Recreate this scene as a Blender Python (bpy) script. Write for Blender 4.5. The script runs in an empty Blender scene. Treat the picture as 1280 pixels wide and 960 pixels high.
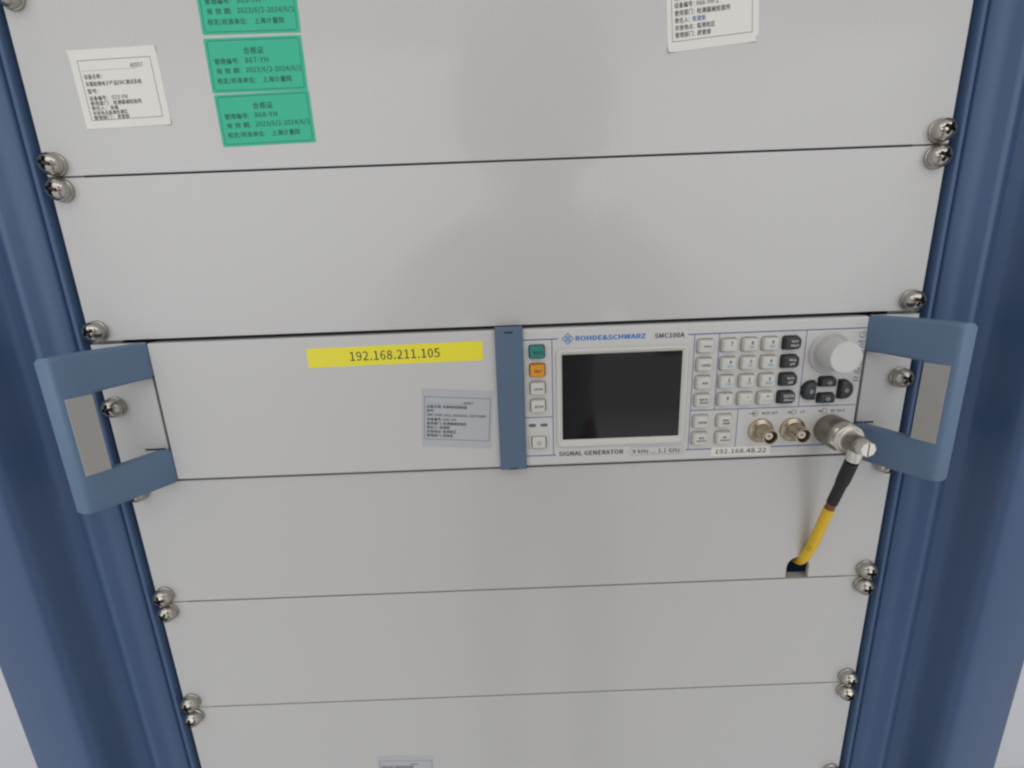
import bpy, bmesh, math, random
from mathutils import Matrix, Vector

random.seed(7)
S = 0.001                      # everything below is measured in millimetres
ZB = 1300.0                    # height of the seam under the top panel above the floor
SC = bpy.context.scene
COL = SC.collection

# ------------------------------------------------------------------ camera
cam = bpy.data.cameras.new('camera')
cam.sensor_width = 36.0
cam.lens = 602.19 / 1280 * 36
cam.clip_start = 0.01
cam.clip_end = 50
cam_ob = bpy.data.objects.new('camera', cam)
COL.objects.link(cam_ob)
Rw = ((0.99926857, -0.01124786, -0.03654877),
      (-0.03820499, -0.2525308, -0.9668343),
      (0.00164513, 0.96752348, -0.25277582))
cam_ob.matrix_world = Matrix((
    (Rw[0][0], -Rw[1][0], -Rw[2][0], 2.0822 * S),
    (Rw[0][1], -Rw[1][1], -Rw[2][1], -279.83 * S),
    (Rw[0][2], -Rw[1][2], -Rw[2][2], (-50.53 + ZB) * S),
    (0, 0, 0, 1)))
SC.camera = cam_ob

# ------------------------------------------------------------------ light
world = bpy.data.worlds.new('World')
SC.world = world
world.use_nodes = True
bg = world.node_tree.nodes['Background']
bg.inputs[0].default_value = (0.96, 0.965, 1.0, 1)
bg.inputs[1].default_value = 0.50


def area_light(name, loc, target, sx, sy, watts, colour):
    l = bpy.data.lights.new(name, 'AREA')
    l.shape = 'RECTANGLE'
    l.size, l.size_y = sx, sy
    l.energy = watts
    l.color = colour
    o = bpy.data.objects.new(name, l)
    COL.objects.link(o)
    o.location = loc
    o.rotation_euler = (Vector(target) - Vector(loc)).to_track_quat('-Z', 'Y').to_euler()
    return o


area_light('ceiling_lamp', (0.1, -1.9, 2.95), (0.1, -1.2, 0.4), 1.9, 1.2, 7, (1.0, 0.97, 0.92))
area_light('ceiling_lamp', (-1.7, -1.9, 2.95), (-1.2, -1.2, 0), 1.2, 1.2, 5, (1.0, 0.97, 0.93))
area_light('ceiling_lamp', (1.8, -1.9, 2.95), (1.2, -1.2, 0), 1.2, 1.2, 5, (1.0, 0.98, 0.95))
# unseen soft fill added behind the photographer to brighten the middle panels
area_light('added_front_fill', (0.0, -3.45, 1.55), (0.0, 0.0, 1.15), 6.0, 2.1, 50, (0.96, 0.97, 1.0))

SC.view_settings.view_transform = 'Standard'
SC.view_settings.look = 'None'
SC.view_settings.exposure = 0.16
SC.view_settings.gamma = 1.0
SC.view_settings.use_curve_mapping = False
SC.cycles.filter_width = 2.3

# ------------------------------------------------------------------ materials


def material(name, colour, rough=0.5, metal=0.0, var=0.06, vscale=6.0, bump=0.0, bscale=900.0,
             spec=0.5, coat=0.0, alpha=1.0, rvar=0.0, crv=0.0):
    m = bpy.data.materials.new(name)
    m.use_nodes = True
    nt = m.node_tree
    b = nt.nodes['Principled BSDF']
    b.inputs['Metallic'].default_value = metal
    b.inputs['Roughness'].default_value = rough
    b.inputs['Specular IOR Level'].default_value = spec
    b.inputs['Coat Weight'].default_value = coat
    b.inputs['Coat Roughness'].default_value = 0.10
    b.inputs['Alpha'].default_value = alpha
    tc = nt.nodes.new('ShaderNodeTexCoord')
    n = nt.nodes.new('ShaderNodeTexNoise')
    n.inputs['Scale'].default_value = vscale
    n.inputs['Detail'].default_value = 5
    nt.links.new(tc.outputs['Object'], n.inputs['Vector'])
    mx = nt.nodes.new('ShaderNodeMix')
    mx.data_type = 'RGBA'
    mx.inputs[6].default_value = (*[c * (1 - var) for c in colour], 1)
    mx.inputs[7].default_value = (*[min(1, c * (1 + var)) for c in colour], 1)
    nt.links.new(n.outputs['Fac'], mx.inputs[0])
    nt.links.new(mx.outputs[2], b.inputs['Base Color'])
    if rvar:
        mr = nt.nodes.new('ShaderNodeMapRange')
        mr.inputs['To Min'].default_value = rough - rvar
        mr.inputs['To Max'].default_value = rough + rvar
        nt.links.new(n.outputs['Fac'], mr.inputs['Value'])
        nt.links.new(mr.outputs[0], b.inputs['Roughness'])
    if crv:      # handling marks: the sheen is uneven in broad smears
        n3 = nt.nodes.new('ShaderNodeTexNoise')
        n3.inputs['Scale'].default_value = 13
        n3.inputs['Detail'].default_value = 3
        n3.inputs['Distortion'].default_value = 1.2
        nt.links.new(tc.outputs['Object'], n3.inputs['Vector'])
        m3 = nt.nodes.new('ShaderNodeMapRange')
        m3.inputs['From Min'].default_value = 0.3
        m3.inputs['From Max'].default_value = 0.7
        m3.inputs['To Min'].default_value = 0.15 - crv
        m3.inputs['To Max'].default_value = 0.15 + crv
        nt.links.new(n3.outputs['Fac'], m3.inputs['Value'])
        nt.links.new(m3.outputs[0], b.inputs['Coat Roughness'])
    if bump:
        n2 = nt.nodes.new('ShaderNodeTexNoise')
        n2.inputs['Scale'].default_value = bscale
        n2.inputs['Detail'].default_value = 2
        nt.links.new(tc.outputs['Object'], n2.inputs['Vector'])
        bp = nt.nodes.new('ShaderNodeBump')
        bp.inputs['Strength'].default_value = bump
        bp.inputs['Distance'].default_value = 0.0004
        nt.links.new(n2.outputs['Fac'], bp.inputs['Height'])
        nt.links.new(bp.outputs[0], b.inputs['Normal'])
    return m


M = dict(
    panel=material('grey powder coat', (0.522, 0.516, 0.498), 0.36, var=0.10, vscale=900, coat=0.5, crv=0.09),
    front=material('light grey instrument paint', (0.60, 0.59, 0.565), 0.42, var=0.02, bump=0.08, bscale=2200),
    plate=material('off white paint', (0.56, 0.555, 0.535), 0.40, var=0.02, bump=0.08, bscale=2000),
    frame=material('dark blue lacquer', (0.050, 0.096, 0.195), 0.38, var=0.08, vscale=9, bump=0.06, bscale=1800, rvar=0.05),
    handle=material('blue grey plastic', (0.120, 0.195, 0.302), 0.42, var=0.06, vscale=30, bump=0.15, bscale=3000),
    strip=material('slate blue plastic', (0.090, 0.140, 0.215), 0.50, var=0.05, vscale=30, bump=0.12, bscale=3000),
    grip=material('brushed grey grip', (0.40, 0.385, 0.36), 0.5, var=0.04, vscale=60),
    steel=material('nickel plated steel', (0.50, 0.465, 0.41), 0.24, metal=1.0, var=0.12, vscale=260),
    recess=material('recess steel with painted shade and residue', (0.07, 0.06, 0.055), 0.5, metal=0.6, var=0.2, vscale=260),  # shade and black residue inside the screw cross, put into the colour
    washer=material('dull zinc', (0.46, 0.44, 0.40), 0.32, metal=1.0, var=0.12, vscale=260),
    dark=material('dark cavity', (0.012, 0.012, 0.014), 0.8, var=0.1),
    inner=material('raw steel rail', (0.22, 0.22, 0.22), 0.5, metal=0.3, var=0.1),
    key=material('ivory key plastic', (0.62, 0.61, 0.55), 0.42, var=0.02),
    green=material('teal key plastic', (0.020, 0.22, 0.185), 0.40, var=0.03),
    orange=material('amber key plastic', (0.72, 0.29, 0.012), 0.40, var=0.03),
    black=material('charcoal key plastic', (0.028, 0.031, 0.033), 0.42, var=0.06),
    screen=material('dark display glass', (0.006, 0.006, 0.0065), 0.05, var=0.02, spec=0.5),
    blueink=material('blue line ink', (0.10, 0.15, 0.32), 0.6, var=0.02),
    logoink=material('bright blue ink', (0.045, 0.20, 0.50), 0.6, var=0.02),
    cyanink=material('pale blue ink', (0.10, 0.40, 0.68), 0.6, var=0.02),
    fadeink=material('faded pale blue ink', (0.38, 0.48, 0.60), 0.6, var=0.02),
    ink=material('dark grey ink', (0.035, 0.033, 0.037), 0.6, var=0.05),
    sideink=material('faded slate ink', (0.19, 0.20, 0.27), 0.6, var=0.02),
    softink=material('printed grey ink', (0.11, 0.105, 0.115), 0.7, var=0.1, vscale=900),
    whiteink=material('light grey ink', (0.50, 0.50, 0.50), 0.6, var=0.02),
    paper=material('white label paper', (0.74, 0.73, 0.67), 0.6, var=0.02, vscale=40),
    greenpaper=material('green label paper', (0.018, 0.46, 0.27), 0.45, var=0.05, vscale=40),
    greenink=material('dark green print', (0.012, 0.11, 0.07), 0.6, var=0.1, vscale=900),
    yellow=material('yellow tape', (0.84, 0.75, 0.03), 0.38, var=0.03, vscale=40),
    tape=material('pale bluish label film', (0.455, 0.47, 0.49), 0.30, var=0.02, vscale=60),
    nickel=material('warm nickel', (0.50, 0.43, 0.32), 0.30, metal=1.0, var=0.12, vscale=200),
    bright=material('bright silver plating', (0.80, 0.77, 0.69), 0.38, metal=0.75, var=0.08, vscale=200),
    satin=material('satin grey metal', (0.30, 0.275, 0.235), 0.42, metal=0.85, var=0.12, vscale=220, bump=0.1, bscale=2500),
    insul=material('white insulator', (0.66, 0.62, 0.56), 0.5, var=0.03),
    brass=material('copper pin', (0.42, 0.16, 0.06), 0.4, metal=0.8, var=0.1),
    rubber=material('black shrink sleeve', (0.016, 0.016, 0.018), 0.55, var=0.15, vscale=200, bump=0.2, bscale=1500),
    jacket=material('yellow cable jacket', (0.78, 0.50, 0.020), 0.40, var=0.05, vscale=200),
    copper=material('copper braid', (0.26, 0.11, 0.05), 0.45, metal=0.6, var=0.25, vscale=900),
    knob=material('pale grey knob plastic', (0.62, 0.62, 0.60), 0.45, var=0.02),
    wall=material('pale grey wall paint', (0.62, 0.63, 0.65), 0.7, var=0.03),
    floor=material('pale grey vinyl floor', (0.72, 0.71, 0.70), 0.5, var=0.06),
    cloth=material('pale grey cotton', (0.80, 0.80, 0.80), 0.9, var=0.1),
    hair=material('dark hair', (0.05, 0.045, 0.04), 0.6, var=0.1),
    denim=material('grey trousers cloth', (0.30, 0.30, 0.32), 0.9, var=0.1),
    skin=material('skin', (0.56, 0.37, 0.28), 0.55, var=0.05),
    led=material('grey indicator lens', (0.13, 0.135, 0.14), 0.35, var=0.03),
)

nt = M['steel'].node_tree     # every screw has tarnished a little differently
oi = nt.nodes.new('ShaderNodeObjectInfo')
mr = nt.nodes.new('ShaderNodeMapRange')
mr.inputs['To Min'].default_value = 0.17
mr.inputs['To Max'].default_value = 0.38
nt.links.new(oi.outputs['Random'], mr.inputs['Value'])
nt.links.new(mr.outputs[0], nt.nodes['Principled BSDF'].inputs['Roughness'])

# ------------------------------------------------------------------ mesh helpers


def rrect(x0, x1, z0, z1, r=0.0, n=4):
    """rounded rectangle, counter-clockwise seen from the front; r may be 4 radii (bl, br, tr, tl)"""
    rs = r if isinstance(r, (tuple, list)) else (r,) * 4
    pts = []
    for (cx, cz, a0, rr, dx, dz) in ((x0, z0, 180, rs[0], 1, 1), (x1, z0, 270, rs[1], -1, 1),
                                     (x1, z1, 0, rs[2], -1, -1), (x0, z1, 90, rs[3], 1, -1)):
        rr = max(rr, 1e-4)
        for i in range(n + 1):
            a = math.radians(a0 + 90 * i / n)
            pts.append((cx + dx * rr + rr * math.cos(a), cz + dz * rr + rr * math.sin(a)))
    return pts


class MB:
    def __init__(self):
        self.bm = bmesh.new()

    def v(self, x, y, z):
        return self.bm.verts.new((x, y, z))

    def box(self, x0, x1, y0, y1, z0, z1, bev=0.0, seg=2):
        c = [self.v(x, y, z) for x in (x0, x1) for y in (y0, y1) for z in (z0, z1)]
        fs = [self.bm.faces.new([c[i] for i in q]) for q in
              ((0, 1, 3, 2), (4, 6, 7, 5), (0, 4, 5, 1), (2, 3, 7, 6), (0, 2, 6, 4), (1, 5, 7, 3))]
        if bev:
            es = set(e for f in fs for e in f.edges)
            bmesh.ops.bevel(self.bm, geom=list(es), offset=bev, segments=seg, affect='EDGES', profile=0.5)

    def loft(self, layers, cap0=False, cap1=True):
        """layers: list of (outline, y); outlines share a point count; first is the rear"""
        rings = [[self.v(x, y, z) for x, z in o] for o, y in layers]
        n = len(rings[0])
        for a, b in zip(rings, rings[1:]):
            for i in range(n):
                j = (i + 1) % n
                self.bm.faces.new((a[i], a[j], b[j], b[i]))
        if cap0:
            self.bm.faces.new(rings[0][::-1])
        if cap1:
            self.bm.faces.new(rings[-1])
        return rings

    def holed(self, outer, holes, y):
        """flat face at y with holes"""
        es = []
        for o in [outer] + holes:
            vs = [self.v(x, y, z) for x, z in o]
            es += [self.bm.edges.new((vs[i], vs[(i + 1) % len(vs)])) for i in range(len(vs))]
        bmesh.ops.triangle_fill(self.bm, use_beauty=True, use_dissolve=False, edges=es, normal=(0, -1, 0))

    def lathe(self, cx, cz, prof, n=32, cap=True):
        """prof: list of (r, y) along the y axis; a first/last radius of 0 closes the end"""
        rings = []
        for r, y in prof:
            if r <= 1e-6:
                rings.append([self.v(cx, y, cz)])
            else:
                rings.append([self.v(cx + r * math.cos(2 * math.pi * i / n), y, cz + r * math.sin(2 * math.pi * i / n))
                              for i in range(n)])
        for a, b in zip(rings, rings[1:]):
            for i in range(n):
                j = (i + 1) % n
                if len(a) == 1 and len(b) == 1:
                    continue
                if len(a) == 1:
                    self.bm.faces.new((a[0], b[j], b[i]))
                elif len(b) == 1:
                    self.bm.faces.new((a[i], a[j], b[0]))
                else:
                    self.bm.faces.new((a[i], a[j], b[j], b[i]))

    def tube(self, pts, radii, n=14, cap=True):
        P = [Vector(p) for p in pts]
        if not isinstance(radii, (list, tuple)):
            radii = [radii] * len(P)
        up = Vector((0.3, 0.2, 0.9)).normalized()
        rings = []
        u = None
        for i, p in enumerate(P):
            t = (P[min(i + 1, len(P) - 1)] - P[max(i - 1, 0)]).normalized()
            if u is None:
                u = t.cross(Vector((1, 0.1, 0.05))).normalized()
            u = (u - t * u.dot(t)).normalized()
            w = t.cross(u)
            rings.append([self.bm.verts.new(p + radii[i] * (math.cos(2 * math.pi * k / n) * u + math.sin(2 * math.pi * k / n) * w))
                          for k in range(n)])
        for a, b in zip(rings, rings[1:]):
            for i in range(n):
                j = (i + 1) % n
                self.bm.faces.new((a[i], b[i], b[j], a[j]))
        if cap:
            self.bm.faces.new(rings[0])
            self.bm.faces.new(rings[-1][::-1])

    def quad(self, x0, x1, y, z0, z1):
        self.bm.faces.new([self.v(x0, y, z0), self.v(x1, y, z0), self.v(x1, y, z1), self.v(x0, y, z1)])

    def line(self, x0, z0, x1, z1, w, y):
        d = Vector((x1 - x0, z1 - z0)).normalized() * (w / 2)
        nx, nz = -d.y, d.x
        self.bm.faces.new([self.v(x0 - nx, y, z0 - nz), self.v(x1 - nx, y, z1 - nz),
                           self.v(x1 + nx, y, z1 + nz), self.v(x0 + nx, y, z0 + nz)])

    def frame(self, x0, x1, z0, z1, w, y, r=0.0):
        o = rrect(x0, x1, z0, z1, r)
        i = rrect(x0 + w, x1 - w, z0 + w, z1 - w, max(r - w, 0))
        self.loft([(o, y), (i, y)], cap1=False)

    def ring(self, cx, cz, r, w, y, n=20):
        o = [(cx + r * math.cos(2 * math.pi * k / n), cz + r * math.sin(2 * math.pi * k / n)) for k in range(n)]
        i = [(cx + (r - w) * math.cos(2 * math.pi * k / n), cz + (r - w) * math.sin(2 * math.pi * k / n)) for k in range(n)]
        self.loft([(o, y), (i, y)], cap1=False)

    def text(self, body, x0, z0, y, height=None, x1=None, em=None, bold=0.0, align='l', rot=0.0):
        """flat lettering; height fits the bounding box, em sets the font size instead; x1 fits the width"""
        data, faces, (bx0, bz0, bx1, bz1) = glyphs(body)
        if em:
            sz = em
            oz = 0.0
        else:
            sz = height / (bz1 - bz0)
            oz = bz0
        sx = (x1 - x0) / (bx1 - bx0) if x1 is not None else sz
        ca, sa = math.cos(rot), math.sin(rot)
        off = -bx0 if align == 'l' else -(bx0 + bx1) / 2
        # heavier print: the same outline laid down again a hair to each side
        for k, (du, dv) in enumerate(((0, 0),) if not bold else ((-bold, 0), (bold, 0), (0, bold * .6), (0, -bold * .6))):
            vs = []
            for px, pz in data:
                a, b = (px + off + du) * sx, (pz - oz + dv) * sz
                vs.append(self.v(x0 + a * ca - b * sa, y - .004 * k, z0 + a * sa + b * ca))
            for f in faces:
                try:
                    self.bm.faces.new([vs[i] for i in f])
                except ValueError:
                    pass

    def build(self, name, m, parent=None, sharp=35, origin=None, kind=None):
        """origin in mm: where the mesh sits if it has no parent; children stay relative to the parent's own origin"""
        org = Vector(origin) if origin is not None else (Vector(parent['o']) if parent and 'o' in parent else Vector((0, 0, 0)))
        bmesh.ops.recalc_face_normals(self.bm, faces=self.bm.faces) if name not in FLAT else orient(self.bm)
        for v in self.bm.verts:
            v.co = (v.co - org) * S
        me = bpy.data.meshes.new(name)
        self.bm.to_mesh(me)
        self.bm.free()
        for p in me.polygons:
            p.use_smooth = True
        me.set_sharp_from_angle(angle=math.radians(sharp))
        me.materials.append(M[m])
        o = bpy.data.objects.new(name, me)
        COL.objects.link(o)
        if parent:
            o.parent = parent
        else:
            o.location = ((org.x) * S, org.y * S, (org.z + ZB) * S)
        if kind:
            o['kind'] = kind
        return o


FLAT = {'range_frame', 'lettering', 'legend', 'border', 'printed_line', 'brand_lettering', 'model_lettering', 'title_lettering',
        'range_lettering', 'side_lettering', 'logo', 'connector_symbol', 'arrow', 'power_symbol'}


def orient(bm):
    for f in bm.faces:
        f.normal_update()
        if f.normal.y > 0:
            f.normal_flip()


GL = {}
FONT = None
try:        # the sans serif that ships with Blender itself
    FONT = bpy.data.fonts.load(bpy.utils.system_resource('DATAFILES', path='fonts') + '/Noto Sans CJK Regular.woff2')
except Exception:
    FONT = None


LATIN = list('ABCDEFGHIJKLMNOPQRSTUVWXYZabcdefghijklmnopqrstuvwxyz0123456789.:-/&()<>*#_Ωµ·中')
CHINESE = list('上中临产人任位使准制区单号合名吴品器地型备子存定射建所换控放效新有期校格械检测海港源点理用电磊称管系统编置装计设证试责质车转载部量门陈院频验：')
ATLAS = {}


def atlas():
    if not ATLAS:
        read_glyphs(CHINESE, None)
        read_glyphs(LATIN, FONT)
    return ATLAS


def read_glyphs(CHARS, font):
    """outlines and widths of every character, taken from one text object with one character a line"""
    cu = bpy.data.curves.new('text', 'FONT')
    cu.body = '\n'.join(c + '|' for c in CHARS)
    cu.size = 1.0
    cu.space_line = 3.0
    cu.resolution_u = 2
    if font:
        cu.font = font
    ob = bpy.data.objects.new('text', cu)
    COL.objects.link(ob)
    dg = bpy.context.evaluated_depsgraph_get()
    me = bpy.data.meshes.new_from_object(ob.evaluated_get(dg))
    rows = {}
    pitch = 3.0
    for v in me.vertices:
        k = int(round(-(v.co.y - 0.25) / pitch))
        rows.setdefault(k, []).append(v.index)
    res = {}
    for k, c in enumerate(CHARS):
        idx = rows.get(k, [])
        if not idx:
            continue
        idx.sort(key=lambda q: me.vertices[q].co.x)
        bar = set(idx[-4:])
        adv = min(me.vertices[q].co.x for q in bar)
        mp = {}
        vs = []
        for q in idx:
            if q not in bar:
                mp[q] = len(vs)
                vs.append((me.vertices[q].co.x, me.vertices[q].co.y + k * pitch))
        res[c] = [vs, [], adv, mp]
    own = {}
    for c, r in res.items():
        for q, w in r[3].items():
            own[q] = (c, w)
    for p in me.polygons:
        o_ = [own.get(q) for q in p.vertices]
        if all(o_) and len({x[0] for x in o_}) == 1:
            res[o_[0][0]][1].append(tuple(x[1] for x in o_))
    bpy.data.objects.remove(ob)
    bpy.data.curves.remove(cu)
    bpy.data.meshes.remove(me)
    # bar of an empty cell gives the side bearing to take off every width
    h = max(y for x, y in res['中'][0]) - min(y for x, y in res['中'][0])
    sc = 0.88 / h
    lsb = res['中'][2] * sc - 1.0
    for c, r in res.items():
        r[0] = [(x * sc, y * sc) for x, y in r[0]]
        r[2] = r[2] * sc - lsb
    ATLAS.update(res)


def glyphs(body):
    key = body
    if key not in GL:
        at = atlas()
        vs, fs, x = [], [], 0.0
        for c in body:
            if c == ' ' or c not in at:
                x += 0.27
                continue
            gv, gf, adv, _ = at[c]
            n0 = len(vs)
            vs += [(a + x, b_) for a, b_ in gv]
            fs += [tuple(n0 + q for q in f) for f in gf]
            x += adv
        xs = [p[0] for p in vs]
        zs = [p[1] for p in vs]
        GL[key] = (vs, fs, (min(xs), min(zs), max(xs), max(zs)))
    return GL[key]


def tag(o, label=None, cat=None, group=None, kind=None):
    if label: o['label'] = label
    if cat: o['category'] = cat
    if group: o['group'] = group
    if kind: o['kind'] = kind
    return o


def thing(name, loc, label, cat, group=None, tilt=0.0):
    """an Empty at the thing's base (mm); a tilt turns it in the plane of the panels"""
    o = bpy.data.objects.new(name, None)
    o.empty_display_size = 0.02
    COL.objects.link(o)
    o.location = (loc[0] * S, loc[1] * S, (loc[2] + ZB) * S)
    o.rotation_euler = (0, -math.radians(tilt), 0)
    o['o'] = tuple(float(c) for c in loc)
    return tag(o, label, cat, group)


# ------------------------------------------------------------------ setting
b = MB(); b.box(-3000, 3000, 612, 700, -1300, 1600); b.build('wall', 'wall', kind='structure')
b = MB(); b.box(-3000, 3000, -3500, 612, -1400, -1300); b.build('floor', 'floor', kind='structure')

# ------------------------------------------------------------------ rack
U2 = 88.9
rack = thing('equipment_rack', (0, 0, -1300), 'tall dark blue metal equipment rack frame standing around the grey panels', 'equipment rack')

PROFILE = [(244.3, 40), (244.3, -1.0), (245.0, -2.0), (247.0, -2.0), (247.7, -0.6), (248.4, 1.5), (249.0, 1.5), (249.6, -0.8), (250.6, -1.8),
           (256, -3.2), (260, -5.2), (263, -7.6), (265.5, -8.8), (268, -8.2), (270, -6.6), (271.5, -6.2), (273, -7.4), (274.2, -8.6),
           (275.4, -9.2), (276.6, -10.6), (278.4, -16.0), (280.8, -24.0), (282.2, -28.0), (284.0, -31.0), (286.5, -32.6), (290, -33.2), (318.6, -33.2), (320.0, -32.6),
           (320.6, -31.0), (320.6, 40)]
for sgn in (-1, 1):
    b = MB()
    ra = [b.v(sgn * x, y, -1250) for x, y in PROFILE]
    rb = [b.v(sgn * x, y, 500) for x, y in PROFILE]
    n = len(PROFILE)
    for i in range(n):
        j = (i + 1) % n
        b.bm.faces.new((ra[i], ra[j], rb[j], rb[i]))
    b.bm.faces.new(ra); b.bm.faces.new(rb[::-1])
    b.build('side_post', 'frame', rack, sharp=50)
    b = MB(); b.box(min(sgn * 226, sgn * 244), max(sgn * 226, sgn * 244), 4, 7, -1250, 500); b.build('mounting_rail', 'inner', rack)
    b = MB(); b.box(min(sgn * 317, sgn * 320), max(sgn * 317, sgn * 320), 40.5, 600, -1250, 500); b.build('side_panel', 'frame', rack)
b = MB(); b.box(-316.5, 316.5, 590, 600, -1250, 500); b.build('back_panel', 'dark', rack)
b = MB(); b.box(-320.4, 320.4, -20, 600, -1299.5, -1250.5); b.build('base', 'frame', rack)
b = MB(); b.box(-320.4, 320.4, -20, 600, 500.5, 530); b.build('top_cover', 'frame', rack)

# ------------------------------------------------------------------ screws: pan head with a cross recess, washer below
def screw_head_mesh():
    b = MB()
    n = 64
    R, H = 5.6, 4.6
    R, H = 5.75, 4.2
    rads = [0.0, 0.3, 0.6, 0.85, 1.1, 1.4, 1.7, 2.0, 2.3, 2.6, 2.8, 3.0, 3.2, 3.5, 3.9, 4.3, 4.7, 5.05, 5.3, 5.5, 5.65, 5.75, 5.75, 5.6]
    rings = []
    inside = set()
    for k, r in enumerate(rads):
        ring = []
        for i in range(n if r > 0 else 1):
            a = 2 * math.pi * i / n
            x, z = r * math.cos(a), r * math.sin(a)
            y = -3.6 - H * max(0.0, 1 - (min(r, R) / R) ** 2) ** 0.62
            if k == len(rads) - 2:
                y = -2.4
            if k == len(rads) - 1:
                y = -1.5
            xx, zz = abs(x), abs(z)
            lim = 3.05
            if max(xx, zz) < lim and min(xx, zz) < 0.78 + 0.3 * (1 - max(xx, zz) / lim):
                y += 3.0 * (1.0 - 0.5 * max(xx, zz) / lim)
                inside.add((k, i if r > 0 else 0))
            ring.append(b.v(x, y, z))
        rings.append(ring)
    for k, (a_, c_) in enumerate(zip(rings, rings[1:])):
        for i in range(n):
            j = (i + 1) % n
            if len(a_) == 1:
                f = b.bm.faces.new((a_[0], c_[i], c_[j])); q = ((k, 0), (k + 1, i), (k + 1, j))
            else:
                f = b.bm.faces.new((a_[i], c_[i], c_[j], a_[j])); q = ((k, i), (k + 1, i), (k + 1, j), (k, j))
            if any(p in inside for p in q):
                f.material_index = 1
    return b


SCREW = [None, None]


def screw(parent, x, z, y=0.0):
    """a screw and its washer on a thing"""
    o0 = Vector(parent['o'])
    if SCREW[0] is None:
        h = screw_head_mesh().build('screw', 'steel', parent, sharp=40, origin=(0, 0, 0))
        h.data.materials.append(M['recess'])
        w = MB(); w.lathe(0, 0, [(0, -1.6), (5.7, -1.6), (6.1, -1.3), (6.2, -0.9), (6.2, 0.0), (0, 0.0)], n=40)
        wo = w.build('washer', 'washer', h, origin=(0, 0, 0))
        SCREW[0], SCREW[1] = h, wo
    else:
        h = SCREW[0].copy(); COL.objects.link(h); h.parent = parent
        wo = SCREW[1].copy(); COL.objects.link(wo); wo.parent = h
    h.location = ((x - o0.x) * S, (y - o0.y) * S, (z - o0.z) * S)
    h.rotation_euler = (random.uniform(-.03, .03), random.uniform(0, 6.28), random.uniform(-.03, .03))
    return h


# ------------------------------------------------------------------ blank panels
def blank_panel(ztop, label, notch=None):
    z1, z0 = ztop - 0.5, ztop - U2 + 0.5
    t = thing('blank_panel', (0, 0, z0), label, 'rack panel', 'grey blank panels screwed to the rack')
    xe = 241.3
    # outline with shorter ears so the seam looks finer at the ends
    out = [(-xe, z0 - 0.15), (-222, z0 - 0.15), (-222, z0)]
    if notch:
        nx0, nx1, nz = notch
        r = (nx1 - nx0) / 2
        out += [(nx0, z0)]
        out += [(nx0 + r - r * math.cos(math.pi * k / 12), nz - r + r * math.sin(math.pi * k / 12)) for k in range(13)]
        out += [(nx1, z0)]
    out += [(222, z0), (222, z0 - 0.15), (xe, z0 - 0.15), (xe, z1 + 0.15), (222, z1 + 0.15), (222, z1), (-222, z1), (-222, z1 + 0.15), (-xe, z1 + 0.15)]
    b = MB()
    ra = [b.v(x, 2.5, z) for x, z in out]
    rb = [b.v(x, 0.0, z) for x, z in out]
    n = len(out)
    for i in range(n):
        j = (i + 1) % n
        b.bm.faces.new((ra[i], ra[j], rb[j], rb[i]))
    f = b.bm.faces.new(rb); g = b.bm.faces.new(ra[::-1])
    bmesh.ops.recalc_face_normals(b.bm, faces=b.bm.faces)
    bmesh.ops.bevel(b.bm, geom=list(f.edges), offset=0.28, segments=2, affect='EDGES', profile=0.5)
    bmesh.ops.triangulate(b.bm, faces=[ff for ff in b.bm.faces if len(ff.verts) > 4])
    b.build('face_plate', 'panel', t, sharp=20)
    b = MB()
    b.box(-221.5, 221.5, 2.52, 7.5, z1 - 1.6, z1 - 0.1)
    if notch:
        b.box(-221.5, notch[0] - 3, 2.52, 7.5, z0 + 0.1, z0 + 1.6)
        b.box(notch[1] + 3, 221.5, 2.52, 7.5, z0 + 0.1, z0 + 1.6)
    else:
        b.box(-221.5, 221.5, 2.52, 7.5, z0 + 0.1, z0 + 1.6)
    b.build('stiffening_flange', 'panel', t)
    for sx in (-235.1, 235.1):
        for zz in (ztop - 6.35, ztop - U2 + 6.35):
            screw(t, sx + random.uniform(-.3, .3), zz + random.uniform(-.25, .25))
    return t


blank_panel(U2, 'topmost grey blank panel, carrying the green stickers and white paper labels')
blank_panel(0, 'plain grey blank panel directly above the signal generator')
blank_panel(-2 * U2, 'grey blank panel directly below the signal generator with a cable hole in its lower edge', (182.2, 197.2, -250.5))
blank_panel(-3 * U2, 'plain grey blank panel, second below the signal generator, under the cable hole')
blank_panel(-4 * U2, 'lowest grey blank panel, with a clear printed label at the bottom of the photo')

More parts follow.
